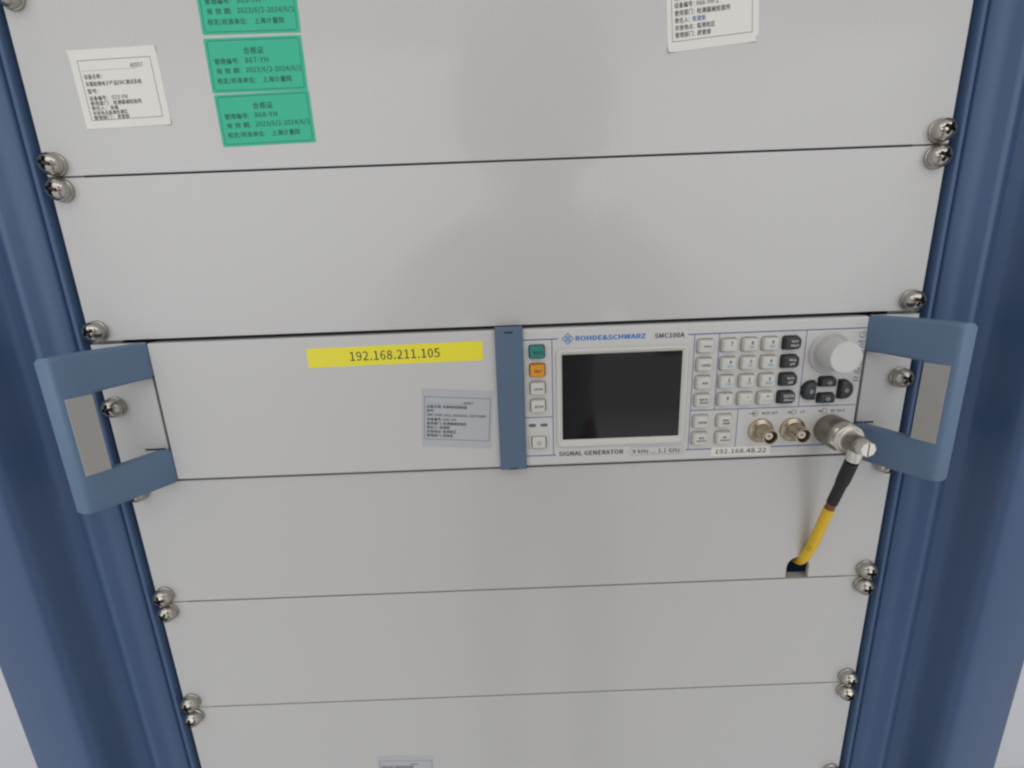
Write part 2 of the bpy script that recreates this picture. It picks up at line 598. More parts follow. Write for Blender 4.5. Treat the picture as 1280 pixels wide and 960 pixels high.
# ------------------------------------------------------------------ mounting adapter with handles
F = -3.0
ZT, ZBt = -90.5, -176.2
ad = thing('mounting_adapter', (0, 0, ZBt), 'white mounting adapter plate with blue side handles and a blue divider strip', 'rack adapter')
b = MB()
b.loft([(rrect(-207.4, -5.0, ZBt, ZT, 0.8), 12), (rrect(-207.4, -5.0, ZBt, ZT, 0.8), F + 1.1),
        (rrect(-207.1, -5.0, ZBt + .3, ZT - .3, 0.8), F + .35), (rrect(-206.5, -5.0, ZBt + 1.0, ZT - 1.0, 0.8), F)], cap0=True)
b.build('cover_plate', 'plate', ad, sharp=12)
for sgn in (-1, 1):
    def X(a, c):
        return (min(sgn * a, sgn * c), max(sgn * a, sgn * c))
    b = MB()
    b.box(*X(210.4 if sgn < 0 else 214.1, 241.6), -0.4, 2.0, -177.0, -90.4, 0.25)
    b.build('mounting_ear', 'plate', ad)
    b = MB()
    b.box(*X(206.5 if sgn < 0 else 210.2, 213.4), 2.2, 14, -176.0, -90.6)
    b.build('ear_bracket', 'dark', ad)
    b = MB()
    b.box(*X(212.2, 224.5), -0.62, -0.42, -157.0, -155.9)
    b.build('ear_slit', 'dark', ad)
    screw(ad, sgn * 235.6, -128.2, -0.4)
    # handle: a loop standing forward and leaning outward
    def hx(yy):
        return (207.6 if sgn < 0 else 210.6) + (F - yy) * (20.7 if sgn < 0 else 18.8) / 37.0
    Zt, Zb, Ot, Ob = -90.0, -178.2, -112.2, -156.2
    YB, YO = -41.5, -29.3
    th = 8.4
    def side(ny):
        o = [(F + 1.0, Zb), (F + 1.0, Zt), (-34, Zt - .6)]
        return o
    outer = [(F + 1.5, Zt), (-20, Zt), (-36, Zt - 0.2), (-40.2, Zt - .7), (YB, Zt - 2.6), (YB, Zb + 2.6), (-40.2, Zb + .7), (-36, Zb + 0.2), (-20, Zb), (F + 1.5, Zb)]
    inner = [(F + 1.5, Ot + 1.0), (-12, Ot + .6), (-22, Ot), (YO + 1.5, Ot - .4), (YO, Ot - 2.4), (YO, Ob + 2.4), (YO + 1.5, Ob + .4), (-22, Ob), (-12, Ob + .3), (F + 1.5, Ob + .5)]
    b = MB()
    def vert(yz, out):
        y_, z_ = yz
        return b.v(sgn * (hx(y_) + (th if out else 0.0)), y_, z_)
    n = len(outer)
    rings = []
    for out in (False, True):
        rings.append(([vert(p, out) for p in outer], [vert(p, out) for p in inner]))
    for k in range(n - 1):
        for (o_, i_) in rings:
            b.bm.faces.new((o_[k], o_[k + 1], i_[k + 1], i_[k]))
        for q in (0, 1):
            b.bm.faces.new((rings[0][q][k], rings[0][q][k + 1], rings[1][q][k + 1], rings[1][q][k]))
    for k in (0, n - 1):
        b.bm.faces.new((rings[0][0][k], rings[0][1][k], rings[1][1][k], rings[1][0][k]))
    bmesh.ops.recalc_face_normals(b.bm, faces=b.bm.faces)
    es = [e for e in b.bm.edges if e.is_manifold and e.calc_face_angle() > math.radians(50)]
    bmesh.ops.bevel(b.bm, geom=es, offset=2.1, segments=4, affect='EDGES', profile=0.5, clamp_overlap=True)
    hnd = b.build('handle', 'handle', ad, sharp=40)
    b = MB()
    y_a, y_b = YO - 0.2, YB + 2.0
    q = [(hx(y_a) - .35, y_a), (hx(y_b) - .35, y_b), (hx(y_b) + 1.0, y_b), (hx(y_a) + 1.0, y_a)]
    lo = [b.v(sgn * x, y, Ob + 0.5) for x, y in q]
    hi = [b.v(sgn * x, y, Ot - 0.5) for x, y in q]
    for i in range(4):
        j = (i + 1) % 4
        b.bm.faces.new((lo[i], lo[j], hi[j], hi[i]))
    b.bm.faces.new(lo); b.bm.faces.new(hi)
    b.build('grip', 'grip', hnd, origin=ad['o'])
b = MB()
YS = -6.2
b.loft([(rrect(-6.4, 9.7, -176.9, -88.5, .5), F + .5), (rrect(-6.4, 9.7, -176.9, -88.5, .5), YS + 1.0), (rrect(-5.9, 9.2, -176.4, -89.0, .5), YS + .2),
        (rrect(-5.4, 8.7, -175.9, -89.5, .5), YS)], cap0=True)
st = b.build('divider_strip', 'strip', ad, sharp=12)
for zc in (-91.6, -176.0):
    b = MB(); b.box(-0.9, 4.1, YS - 0.05, YS + 0.4, zc - .45, zc + .45); b.build('strip_slot', 'dark', st, origin=ad['o'])

# ------------------------------------------------------------------ signal generator
sg = thing('signal_generator', (110, 0, ZBt), 'half width grey signal generator with dark screen, keypad and round knob', 'signal generator')
keys = []   # (x0, x1, z0, z1, radii, material, legend lines)
KW, KH = 8.9, 7.8
rows = [-103.9, -114.9, -125.8, -136.7]
for z, mt, lg in zip(rows, ('green', 'orange', 'key', 'key'), ('PRESET', 'HELP', 'LOCAL', 'SETUP')):
    keys.append((17.7, z, KW, KH, 1.1, mt, [(lg, 0.2, 0.0, 1.35, 5.4 if len(lg) > 4 else 4.0, 'ink')]))
rows2 = [-104.2, -115.2, -126.1, -137.1]
for z, lg in zip(rows2, (['FREQ'], ['LEVEL'], ['MOD'], ['BACK-', 'SPACE'])):
    keys.append((115.9, z, KW, KH, 1.1, 'key', [(s, 0.3, (0.0 if len(lg) == 1 else 1.0 - 2.0 * i), 1.35, 1.05 * len(s), 'ink') for i, s in enumerate(lg)]))
for x, z, lg in ((115.9, -150.6, ['ENTER']), (130.2, -150.6, ['DIA-', 'GRAM']), (115.9, -161.5, ['MOD', 'ON/OFF']), (130.2, -161.5, ['RF', 'ON/OFF'])):
    keys.append((x, z, KW, KH, 1.1, 'key', [(s, 0.3, (0.0 if len(lg) == 1 else 1.0 - 2.0 * i), 1.35, 0.98 * len(s), 'ink') for i, s in enumerate(lg)]))
pad = [['7', '8', '9'], ['4', '5', '6'], ['1', '2', '3'], ['0', '.', '-']]
sub = [['', 'ABC', 'DEF'], ['GHI', 'JKL', 'MNO'], ['PQRS', 'TUV', 'WXYZ'], ['_', '*...#', 'a<->A']]
for r in range(4):
    for c in range(3):
        L = []
        ch = pad[r][c]
        L.append((ch, 0.4, 1.3 if ch not in '.-' else 1.6, 2.0 if ch not in '.-' else (0.5 if ch == '.' else .4), 1.1 if ch not in '.-' else (.5 if ch == '.' else 1.0), 'ink'))
        if sub[r][c]:
            L.append((sub[r][c], 0.3, -1.2, 1.35 if sub[r][c] != '_' else .25, 0.95 * len(sub[r][c]), 'cyanink' if r < 3 else 'fadeink'))
        keys.append(((129.8, 141.7, 153.6)[c], rows2[r], KW, KH, 1.1, 'key', L))
for r, lg in enumerate((('G/n', 'dBµV'), ('M/µ', 'µV'), ('k/m', 'mV'), ('ENTER', 'dB(m)'))):
    keys.append((166.3, rows2[r], 9.9, KH, (1.0, 2.4, 2.4, 1.0), 'black', [(s, 0.4, 1.2 - 2.5 * i, 1.6, 1.05 * len(s) + .6, 'whiteink') for i, s in enumerate(lg)]))
arrows = [('u', 190.6, -128.4, 9.4, 5.9, (1.0, 1.0, 2.6, 1.4)), ('d', 190.9, -138.8, 9.4, 5.9, (1.0, 1.4, 1.4, 1.0))]
holes = []
HG = 0.38
for (x, z, w, h, r, mt, lg) in keys:
    rr = [q + HG for q in r] if isinstance(r, tuple) else r + HG
    holes.append(rrect(x - w / 2 - HG, x + w / 2 + HG, z - h / 2 - HG, z + h / 2 + HG, rr))


def lobe(cx, cz, w, h, s):
    """arrow key: flat on the inner side, round on the outer one; s=-1 points left"""
    base = [(0, -h / 2), (0, h / 2)]
    pts = []
    for k in range(13):
        a = math.pi / 2 - math.pi * k / 12
        pts.append((cx + s * (-w / 2 + 1.6 + (w - 1.6) * max(math.cos(a), 0) ** 0.8), cz + h / 2 * math.sin(a)))
    pts = [(cx - s * w / 2, cz + h / 2 - .8)] + [(cx - s * w / 2 + s * .5, cz + h / 2)] + pts[1:-1] + [(cx - s * w / 2 + s * .5, cz - h / 2), (cx - s * w / 2, cz - h / 2 + .8)]
    return pts if s < 0 else pts[::-1]


def grow(pts, d):
    cx = sum(p[0] for p in pts) / len(pts); cz = sum(p[1] for p in pts) / len(pts)
    hw = (max(p[0] for p in pts) - min(p[0] for p in pts)) / 2; hh = (max(p[1] for p in pts) - min(p[1] for p in pts)) / 2
    mx = (max(p[0] for p in pts) + min(p[0] for p in pts)) / 2; mz = (max(p[1] for p in pts) + min(p[1] for p in pts)) / 2
    return [(mx + (x - mx) * (hw + d) / hw, mz + (z - mz) * (hh + d) / hh) for x, z in pts]


akeys = [(rrect(190.2 - 4.8, 190.2 + 4.8, -131.5, -125.5, (1.0, 1.0, 2.4, 1.2)), 'u', 190.2, -128.5),
         (rrect(190.4 - 4.8, 190.4 + 4.8, -141.6, -135.6, (1.0, 1.2, 1.2, 1.2)), 'd', 190.4, -138.6),
         (lobe(179.4, -133.6, 7.9, 11.8, -1), 'l', 179.8, -133.6), (lobe(201.6, -133.6, 7.9, 11.8, 1), 'r', 201.0, -133.6)]
for o, k, cx, cz in akeys:
    holes.append(grow(o, HG))
holes.append(rrect(13.3 - HG, 22.1 + HG, -164.1 - HG, -156.2 + HG, 1.4))

b = MB()
x0, x1 = 9.0, 211.0
lay = [(rrect(x0, x1, ZBt, ZT, .8), 40), (rrect(x0, x1, ZBt, ZT, .8), F + 1.6), (rrect(x0, x1 - .25, ZBt + .4, ZT - .45, .8), F + .5)]
b.loft(lay + [(rrect(x0, x1 - .9, ZBt + 1.2, ZT - 1.4, .8), F)], cap0=True, cap1=False)
b.holed(rrect(x0, x1 - .9, ZBt + 1.2, ZT - 1.4, .8), holes, F)
for h in holes:
    b.loft([(h, F), (h, F + 2.5)], cap1=False)
bmesh.ops.remove_doubles(b.bm, verts=b.bm.verts, dist=0.002)
b.build('front_panel', 'front', sg, sharp=12)
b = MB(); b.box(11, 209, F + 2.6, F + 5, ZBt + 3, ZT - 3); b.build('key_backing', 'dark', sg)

Y1 = F - 3.4


def inset(o, d):
    return grow(o, -d)


for (x, z, w, h, r, mt, lg) in keys:
    o = rrect(x - w / 2, x + w / 2, z - h / 2, z + h / 2, r)
    b = MB()
    b.loft([(o, F + 2.2), (inset(o, .05), F - .3), (inset(o, .35), Y1 + .6), (inset(o, .6), Y1 + .2), (inset(o, 1.1), Y1)], cap0=True)
    kb = b.build('key', mt, sg, sharp=60)
    for (s, dx, dz, hh, ww, im) in lg:
        b = MB()
        zz = z + dz - hh / 2
        b.text(s, x + dx - ww / 2 + .2, zz, Y1 - 0.03, height=hh, x1=x + dx + ww / 2 + .2, bold=0.055)
        b.build('legend', im, kb, origin=sg['o'])
for o, k, cx, cz in akeys:
    b = MB()
    b.loft([(o, F + 2.2), (inset(o, .05), F - .3), (inset(o, .35), Y1 + .6), (inset(o, .6), Y1 + .2), (inset(o, 1.1), Y1)], cap0=True)
    kb = b.build('arrow_key', 'black', sg, sharp=60)
    b = MB()
    pts = [(0, .95), (-1.25, -.1), (-.6, -.1), (-.6, -.95), (.6, -.95), (.6, -.1), (1.25, -.1)]
    a = {'u': 0, 'l': 90, 'd': 180, 'r': 270}[k]
    ca, sa = math.cos(math.radians(a)), math.sin(math.radians(a))
    P_ = [(cx + .2 + x * ca - z * sa, cz - .2 + x * sa + z * ca) for x, z in pts]
    for i in range(len(P_)):
        b.line(*P_[i], *P_[(i + 1) % len(P_)], .32, Y1 - .03 - .002 * i)
    b.build('arrow', 'whiteink', kb, origin=sg['o'])

# power key in its raised surround, two indicator lenses
b = MB()
o = rrect(11.6, 23.7, -165.6, -154.8, 2.4)
i_ = rrect(12.9, 22.5, -164.5, -155.8, 1.6)
b.loft([(o, F - .02), (inset(o, .35), F - 1.0), (inset(o, .7), F - 1.1), (inset(i_, 0), F - 1.0), (inset(i_, .1), F - .02)], cap1=False)
b.build('power_surround', 'key', sg, sharp=60)
o = rrect(13.4, 22.0, -164.0, -156.3, 1.2)
b = MB(); b.loft([(o, F + 2.2), (inset(o, .1), F - 1.3), (inset(o, .4), F - 1.7), (inset(o, .9), F - 1.8)], cap0=True)
pk = b.build('power_key', 'key', sg, sharp=60)
b = MB()
cx, cz = 17.9, -160.3
for k in range(14):
    a0 = math.radians(125 + 290 * k / 14); a1 = math.radians(125 + 290 * (k + 1) / 14)
    b.line(cx + 1.15 * math.cos(a0), cz + 1.15 * math.sin(a0), cx + 1.15 * math.cos(a1), cz + 1.15 * math.sin(a1), .3, F - 1.83 - .001 * k)
b.line(cx, cz, cx, cz + 1.35, .3, F - 1.85)
b.build('power_symbol', 'ink', pk, origin=sg['o'])
for x in (14.0, 21.1):
    o = rrect(x - 2.2, x + 2.2, -150.3, -148.4, .9)
    b = MB(); b.loft([(o, F + .3), (o, F - .25), (inset(o, .3), F - .45)], cap0=True); b.build('indicator', 'led', sg, sharp=50)

# display
n = 4
b = MB()
b.loft([(rrect(28.9, 106.6, -164.0, -102.9, 3.2), F - .02), (rrect(29.0, 106.5, -163.9, -103.0, 3.2), F - 1.3), (rrect(29.6, 105.9, -163.3, -103.6, 2.8), F - 1.9),
        (rrect(30.4, 105.0, -162.2, -104.5, 2.4), F - 1.9), (rrect(31.1, 104.2, -161.2, -105.3, 1.4), F - 1.3), (rrect(32.2, 103.1, -159.3, -106.3, .6), F - .5)], cap1=False)
b.build('screen_bezel', 'key', sg, sharp=60)
b = MB(); b.quad(31.6, 103.6, F - .45, -159.9, -105.8); b.build('screen', 'screen', sg)

# rotary knob
b = MB(); b.lathe(189.9, -111.2, [(12.4, F - .02), (12.3, F - 1.5), (11.9, F - 2.1), (11.4, F - 2.1), (10.4, F - 1.0), (9.4, F - .6), (0, F - .6)], n=56)
b.build('knob_ring', 'front', sg, sharp=50)
b = MB(); b.lathe(189.9, -111.2, [(8.5, F - .7), (9.2, F - 13.4), (9.1, F - 14.4), (8.7, F - 14.9), (0, F - 15.0)], n=56)
b.build('knob', 'knob', sg, sharp=45)

# printed rules
b = MB()
YP = F - 0.04
rules = [(9.8, -96.9, 30.3, -96.9, .75), (26.6, -97.3, 26.6, -168.9, .55), (9.8, -144.3, 26.3, -144.3, .6), (9.8, -169.3, 28.1, -169.3, .75),
         (105.9, -97.2, 210, -97.2, .7), (109.8, -97.6, 109.8, -168.7, .5), (124.3, -97.6, 124.3, -143.4, .5), (175.2, -97.6, 175.2, -143.4, .5),
         (109.8, -143.8, 209.8, -143.8, .55), (138.8, -144.1, 138.8, -168.7, .5), (108.0, -169.1, 209, -169.1, .75)]
for q in rules:
    b = MB()
    b.line(*q, YP)
    b.build('printed_line', 'blueink', sg)
b = MB()
b.text('ROHDE&SCHWARZ', 40.6, -98.4, YP, height=2.75, x1=81.0, bold=0.065); b.build('brand_lettering', 'logoink', sg)
b = MB()
c, d = (35.9, -97.1), 3.25
for (u, w) in (((-1, 0), (0, 1)), ((0, 1), (1, 0)), ((1, 0), (0, -1)), ((0, -1), (-1, 0))):
    b.line(c[0] + u[0] * d, c[1] + u[1] * d, c[0] + w[0] * d, c[1] + w[1] * d, .55, YP - .003 * (2 + u[0] + 2 * u[1]))
for (u, w) in (((-.5, .5), (.5, -.5)), ((-.5, -.5), (.5, .5))):
    b.line(c[0] + u[0] * d, c[1] + u[1] * d, c[0] + w[0] * d, c[1] + w[1] * d, .5, YP - .02 - .004 * u[1])
for (u, w) in (((-.52, 0), (0, .52)), ((.52, 0), (0, -.52)), ((0, .52), (.52, 0)), ((0, -.52), (-.52, 0))):
    b.line(c[0] + u[0] * d, c[1] + u[1] * d, c[0] + w[0] * d, c[1] + w[1] * d, .34, YP - .03 - .003 * (2 + u[0] * 2 + u[1] * 4))
b.build('logo', 'logoink', sg)
b = MB(); b.text('SMC100A', 86.6, -98.65, YP, height=2.75, x1=103.7, bold=0.042); b.build('model_lettering', 'ink', sg)
b = MB(); b.text('SIGNAL GENERATOR', 30.0, -170.1, YP, height=2.85, x1=69.6, bold=0.042)
b.text('·', 72.0, -169.0, YP, height=.6); b.build('title_lettering', 'ink', sg)
b = MB(); b.text('9 kHz ... 1.1 GHz', 75.6, -170.3, YP, height=2.8, x1=104.8, bold=0.028); b.build('range_lettering', 'ink', sg)
b = MB(); b.frame(74.0, 106.5, -171.4, -165.9, .18, YP, 1.0); b.build('range_frame', 'softink', sg)
b = MB(); b.text('R&S SMG', 210.6, -129.2, YP, height=3.8, x1=240.4, bold=0.005)
for v in b.bm.verts:   # the lettering runs upwards along the right edge
    dx, dz = v.co.x - 210.6, v.co.z + 129.2
    v.co.x, v.co.z = 209.9 - dz, -129.2 + dx
b.build('side_lettering', 'sideink', sg)
for (x, tx0, tx1, s) in ((149.3, 153.6, 163.2, 'MOD EXT'), (172.7, 177.1, 179.6, 'LF'), (191.4, 195.6, 203.9, 'RF 50 Ω')):
    b = MB()
    b.ring(x, -147.2, 1.75, .28, YP)
    b.line(x - 3.7, -147.2, x, -147.2, .35, YP - .02)
    tip = x - 3.7 if s != 'MOD EXT' else x + .6
    dr = 1 if s != 'MOD EXT' else -1
    b.bm.faces.new([b.v(tip, YP - .03, -147.2), b.v(tip + dr * 1.5, YP - .03, -146.5), b.v(tip + dr * 1.5, YP - .03, -147.9)])
    b.text(s, tx0, -148.0, YP, height=1.6, x1=tx1, bold=0.03)
    b.build('connector_symbol', 'ink', sg)

# two BNC sockets
for x in (153.6, 173.1):
    z = -158.2
    b = MB()
    b.lathe(x, z, [(7.6, F - .02), (7.6, F - .9), (7.2, F - 1.4), (5.9, F - 1.9), (5.0, F - 2.3), (4.75, F - 3.4), (4.75, F - 11.6), (4.55, F - 12.2),
                   (4.05, F - 12.2), (3.95, F - 11.5), (3.95, F - 4.5), (0, F - 4.5)], n=40)
    so = b.build('bnc_socket', 'nickel', sg, sharp=40)
    b = MB(); b.lathe(x, z, [(2.35, F - 4.4), (2.35, F - 10.0), (2.2, F - 10.2), (0.85, F - 10.2), (.85, F - 8.5)], n=24); b.build('insulator', 'insul', so, origin=sg['o'])
    b = MB(); b.lathe(x, z, [(.75, F - 8.0), (.75, F - 10.3), (.4, F - 10.5), (0, F - 10.5)], n=12); b.build('pin', 'brass', so, origin=sg['o'])
    b = MB()
    b.tube([(x - 4.6, F - 9.3, z), (x - 5.6, F - 9.3, z)], 1.0, 12); b.tube([(x + 4.6, F - 9.3, z), (x + 5.6, F - 9.3, z)], 1.0, 12)
    b.build('bayonet_lug', 'nickel', so, origin=sg['o'])

# ------------------------------------------------------------------ coaxial cable with right-angle plug
CX, CZ = 195.6, -158.9
cb = thing('coaxial_cable', (CX, F, CZ), 'coaxial cable with right-angle metal plug, black sleeve and yellow jacket', 'cable')
b = MB()
prof = []
N = 60
rings = []
def ringv(b, r, y, knurl=0.0, n=N):
    return [b.v(CX + (r + (knurl if i % 2 else 0)) * math.cos(2 * math.pi * i / n), y, CZ + (r + (knurl if i % 2 else 0)) * math.sin(2 * math.pi * i / n)) for i in range(n)]
for r, y, kn in ((9.0, F - .05, 0), (9.4, F - .6, .12), (9.4, F - 12.5, .12), (9.1, F - 13.2, 0)):
    rings.append(ringv(b, r, y, kn))
for a_, c_ in zip(rings, rings[1:]):
    for i in range(N):
        j = (i + 1) % N
        b.bm.faces.new((a_[i], a_[j], c_[j], c_[i]))
b.bm.faces.new(rings[0]); b.bm.faces.new(rings[-1][::-1])
b.build('coupling_nut', 'satin', cb, sharp=50)
b = MB()   # hexagonal bright end of the nut
hexo = [(CX + 9.2 * math.cos(math.pi / 3 * k + .35), CZ + 9.2 * math.sin(math.pi / 3 * k + .35)) for k in range(6)]
def subdiv(p, m):
    o = []
    for i in range(len(p)):
        a, c = p[i], p[(i + 1) % len(p)]
        o += [(a[0] + (c[0] - a[0]) * t / m, a[1] + (c[1] - a[1]) * t / m) for t in range(m)]
    return o
hexo = subdiv(hexo, 8)
def toward(o, r):
    return [(CX + (x - CX) * r / math.hypot(x - CX, z - CZ), CZ + (z - CZ) * r / math.hypot(x - CX, z - CZ)) for x, z in o]
b.loft([(hexo, F - 13.2), (hexo, F - 15.6), (toward(hexo, 7.9), F - 16.6), (toward(hexo, 7.0), F - 16.7)], cap0=True)
b.build('hex_collar', 'bright', cb, sharp=30)
b = MB(); b.lathe(CX, CZ, [(8.2, F - 16.6), (8.6, F - 17.2), (8.6, F - 18.6), (8.2, F - 19.0), (7.2, F - 18.6), (6.9, F - 18.8), (6.9, F - 20.0), (6.5, F - 20.4), (5.6, F - 20.2), (0, F - 20.0)], n=40)
b.build('clamp_ring', 'bright', cb, sharp=30)
b = MB(); b.lathe(CX, CZ, [(5.1, F - 20.0), (5.1, F - 28.0), (4.8, F - 28.5), (0, F - 28.5)], n=36)
b.build('elbow_body', 'satin', cb, sharp=30)
b = MB()
b.lathe(CX, CZ, [(4.5, F - 28.5), (4.55, F - 29.0), (4.5, F - 33.2), (4.2, F - 33.8), (0, F - 33.8)], n=8)
cap = b.build('end_cap', 'bright', cb, sharp=30)
b = MB(); b.box(CX - .3, CX + .3, F - 33.86, F - 33.3, CZ - 3.9, CZ + 3.9); b.build('cap_slot', 'dark', cap, origin=cb['o'])
# ferrule, sleeve, jacket along one path
path = [Vector(p) for p in ((CX, -27.6, CZ), (CX, -27.4, CZ - 4.5), (CX + .1, -26.6, CZ - 9), (CX + .4, -23.4, CZ - 18), (CX + .7, -19.0, CZ - 30), (CX + .6, -14.2, CZ - 44),
                            (CX + .1, -10.0, CZ - 58), (CX - .8, -6.6, CZ - 72), (CX - 2.2, -3.2, CZ - 85), (CX - 3.2, 1.0, CZ - 94), (CX - 1.6, 9.0, CZ - 99.5), (CX + .8, 24, CZ - 103.5), (CX + 2, 50, CZ - 106))]


def spline(ps, m=6):
    out = []
    for i in range(len(ps) - 1):
        p0, p1, p2, p3 = ps[max(i - 1, 0)], ps[i], ps[i + 1], ps[min(i + 2, len(ps) - 1)]
        for k in range(m):
            t = k / m
            out.append(0.5 * ((2 * p1) + (p2 - p0) * t + (2 * p0 - 5 * p1 + 4 * p2 - p3) * t * t + (3 * p1 - p0 - 3 * p2 + p3) * t ** 3))
    return out + [ps[-1]]


sp = spline(path)


def seg(a, c):
    return [p for p in sp if c <= p.z - CZ <= a]


b = MB(); b.tube(seg(-3, -11), 3.9, 20); b.build('ferrule', 'bright', cb)
s_ = seg(-10.3, -44)
b = MB(); b.tube(s_, [3.65 if k < len(s_) * .5 else (3.5 if k < len(s_) * .56 else 3.15) for k in range(len(s_))], 20); b.build('shrink_sleeve', 'rubber', cb)
b = MB(); b.tube(seg(-43, -50), 2.75, 16); b.build('braid', 'copper', cb)
b = MB(); b.tube(seg(-47.0, -130), 3.1, 20); jk = b.build('jacket', 'jacket', cb)

b = MB()
p0 = min(sp, key=lambda p: abs(p.z - (CZ - 78))); p1 = min(sp, key=lambda p: abs(p.z - (CZ - 84)))
ax = (p0 - p1).normalized()
nn = Vector((-190, -276, 191)); nn = (nn - ax * nn.dot(ax)).normalized(); bb = ax.cross(nn)
gv, gf, bbx = glyphs('PE2')
vv = []
for gx, gz in gv:
    th_ = ((gz - bbx[1]) / (bbx[3] - bbx[1]) - .3) * 0.75
    along = (gx - bbx[0]) / (bbx[2] - bbx[0]) * 4.2
    vv.append(b.bm.verts.new(p1 + ax * along + 3.17 * (math.cos(th_) * nn - math.sin(th_) * bb)))
for f in gf:
    b.bm.faces.new([vv[i] for i in f])
b.build('lettering', 'greenink', jk, origin=cb['o'])

# ------------------------------------------------------------------ stickers
def sticker(name, cx, cz, y, w, h, tilt, label, cat, mat, group=None, corner=0.4, part='paper', thick=0.14):
    t = thing(name, (cx, y, cz), label, cat, group, tilt)
    t['o'] = (0.0, 0.0, 0.0)
    b = MB()
    if part == 'paper' and mat == 'paper' and h > 10:
        # thin sheet whose corners lift a little from the metal
        nx, nz = 30, 26
        lift = [random.uniform(.2, 1.1) for _ in range(4)]
        def yy(x, z):
            q = 0.0
            for k, (cx_, cz_) in enumerate(((-1, -1), (1, -1), (1, 1), (-1, 1))):
                d = math.hypot(x - cx_ * w / 2, z - cz_ * h / 2)
                q += lift[k] * max(0.0, 1 - d / 5.2) ** 2
            return -thick - q
        g = [[b.v(-w / 2 + w * a / nx, yy(-w / 2 + w * a / nx, -h / 2 + h * c / nz), -h / 2 + h * c / nz) for c in range(nz + 1)] for a in range(nx + 1)]
        for a in range(nx):
            for c in range(nz):
                b.bm.faces.new((g[a][c], g[a + 1][c], g[a + 1][c + 1], g[a][c + 1]))
        r = bmesh.ops.extrude_face_region(b.bm, geom=list(b.bm.faces))
        for v in r['geom']:
            if isinstance(v, bmesh.types.BMVert):
                v.co.y += .12
    else:
        o = rrect(-w / 2, w / 2, -h / 2, h / 2, corner)
        b.loft([(o, 0.0), (o, -thick)], cap0=True)
    b.build(part, mat, t)
    return t


def lettering(t, lines, y, m, bold=0.0):
    """lines: (text, left, baseline, em, optional right)"""
    b = MB()
    for q in lines:
        b.text(q[0], q[1], q[2], y, em=q[3], x1=q[4] if len(q) > 4 else None, bold=bold)
    b.build('lettering', m, t)


GREEN = 'green calibration stickers in a column on the top panel'
for cx, cz, tl, no, lab, sl in ((-121.2, 75.4, -.4, '909', 'green certificate sticker cut off by the top of the photo', .0),
                            (-121.4, 49.4, 0.1, '867', 'green certificate sticker numbered 867-YH, middle of the column of three', .0),
                            (-120.8, 24.4, 0.9, '868', 'green certificate sticker numbered 868-YH, lowest of the column of three', 0.)):
    t = sticker('certificate_sticker', cx, cz, 0, 49.2, 24.6, tl, lab, 'sticker', 'greenpaper', GREEN, .8)
    b = MB(); b.frame(-23.2, 23.2, -11.3, 11.3, .28, -.17, 1.4); b.build('border', 'greenink', t)
    lettering(t, [('合格证', -5.4, 5.2, 3.5), ('管理编号', -20.9, .9, 2.95, -9.2), ('：', -8.8, .9, 2.9), (no + '-YH', -5.2, 1.0, 3.2, 6.4),
                  ('有 效 期', -20.6, -3.4, 2.95, -9.2), ('：', -8.8, -3.4, 2.9), ('2023/6/2-2024/6/1', -5.6, -3.3, 3.2, 22.6),
                  ('检定/校准单位', -20.9, -7.9, 2.95, -2.2), ('：', -1.6, -7.9, 2.9), ('上海计量院', 2.2, -7.9, 3.1, 17.0)], -.18, 'greenink', .022)

WL = ['设备编号：', '使用部门：', '责任人：', '存放地点：', '管理部门：']
# left white label
t = sticker('asset_label', -192.5, 41.1, 0, 44.3, 36.2, 1.3, 'white paper asset label near the upper left corner, left of the green stickers', 'label', 'paper')
b = MB(); b.frame(-18.6, 18.6, -14.2, 13.4, .25, -.17); b.line(-17.5, 8.6, 10.5, 8.6, .12, -.165); b.build('border', 'softink', t)
lettering(t, [('A0557', 7.6, 9.1, 2.6, 14.0), ('设备名称：', -17.0, 5.0, 2.5, -8.0), ('车载射频电子产品EMC测试系统', -17.0, 1.7, 2.5, 11.5), ('型号：', -17.0, -1.6, 2.5),
              ('设备编号：', -17.0, -4.8, 2.4, -7.5), ('023-YH', -5.4, -4.8, 2.5, 2.6), ('使用部门：', -17.0, -7.2, 2.4, -7.2), ('检测器械检验所', -5.2, -7.2, 2.4, 9.4), ('责任人：', -17.0, -9.4, 2.2, -9.4), ('吴磊', -7.4, -9.4, 2.2),
              ('存放地点临港检测区', -17.0, -11.6, 2.2, 1.0), ('管理部门：', -17.0, -13.7, 2.1, -7.0), ('质管部', -4.8, -13.7, 2.1)], -.18, 'ink', .02)
# right white label, two sheets
t = sticker('asset_label', 109.4, 66.6, -.0, 44.6, 34.0, 4.6, 'white paper asset label right of the middle, cut off by the top of the photo', 'label', 'paper')
b = MB(); b.loft([(rrect(-21.0, 23.0, -16.2, 17, .4), -.15), (rrect(-21.0, 23.0, -16.2, 17, .4), -.005)], cap0=True)
for v in b.bm.verts:
    v.co.x += .8; v.co.z += 1.9
b.build('under_sheet', 'paper', t)
b = MB(); b.frame(-20.0, 20.6, -12.6, 15, .25, -.19); b.build('border', 'softink', t)
L = [('型号：', -18.4, 5.6, 2.9), ('SLA-2A2', -12.0, 5.6, 2.9, -2.6), ('设备编号：', -18.4, 2.2, 2.8, -8.5), ('066-YH-2', -7.4, 2.2, 2.8, 3.6), ('使用部门：', -18.4, -1.2, 2.8, -8.5), ('检测器械检验所', -7.2, -1.2, 2.8, 9.5),
     ('存放地点：', -18.4, -7.6, 2.7, -8.5), ('临港检区', -7.2, -7.6, 2.7, 1.8), ('管理部门：', -18.4, -10.8, 2.7, -8.5), ('质管部', -7.2, -10.8, 2.7, -.4), ('责任人：', -18.4, -4.4, 2.7, -10.8)]
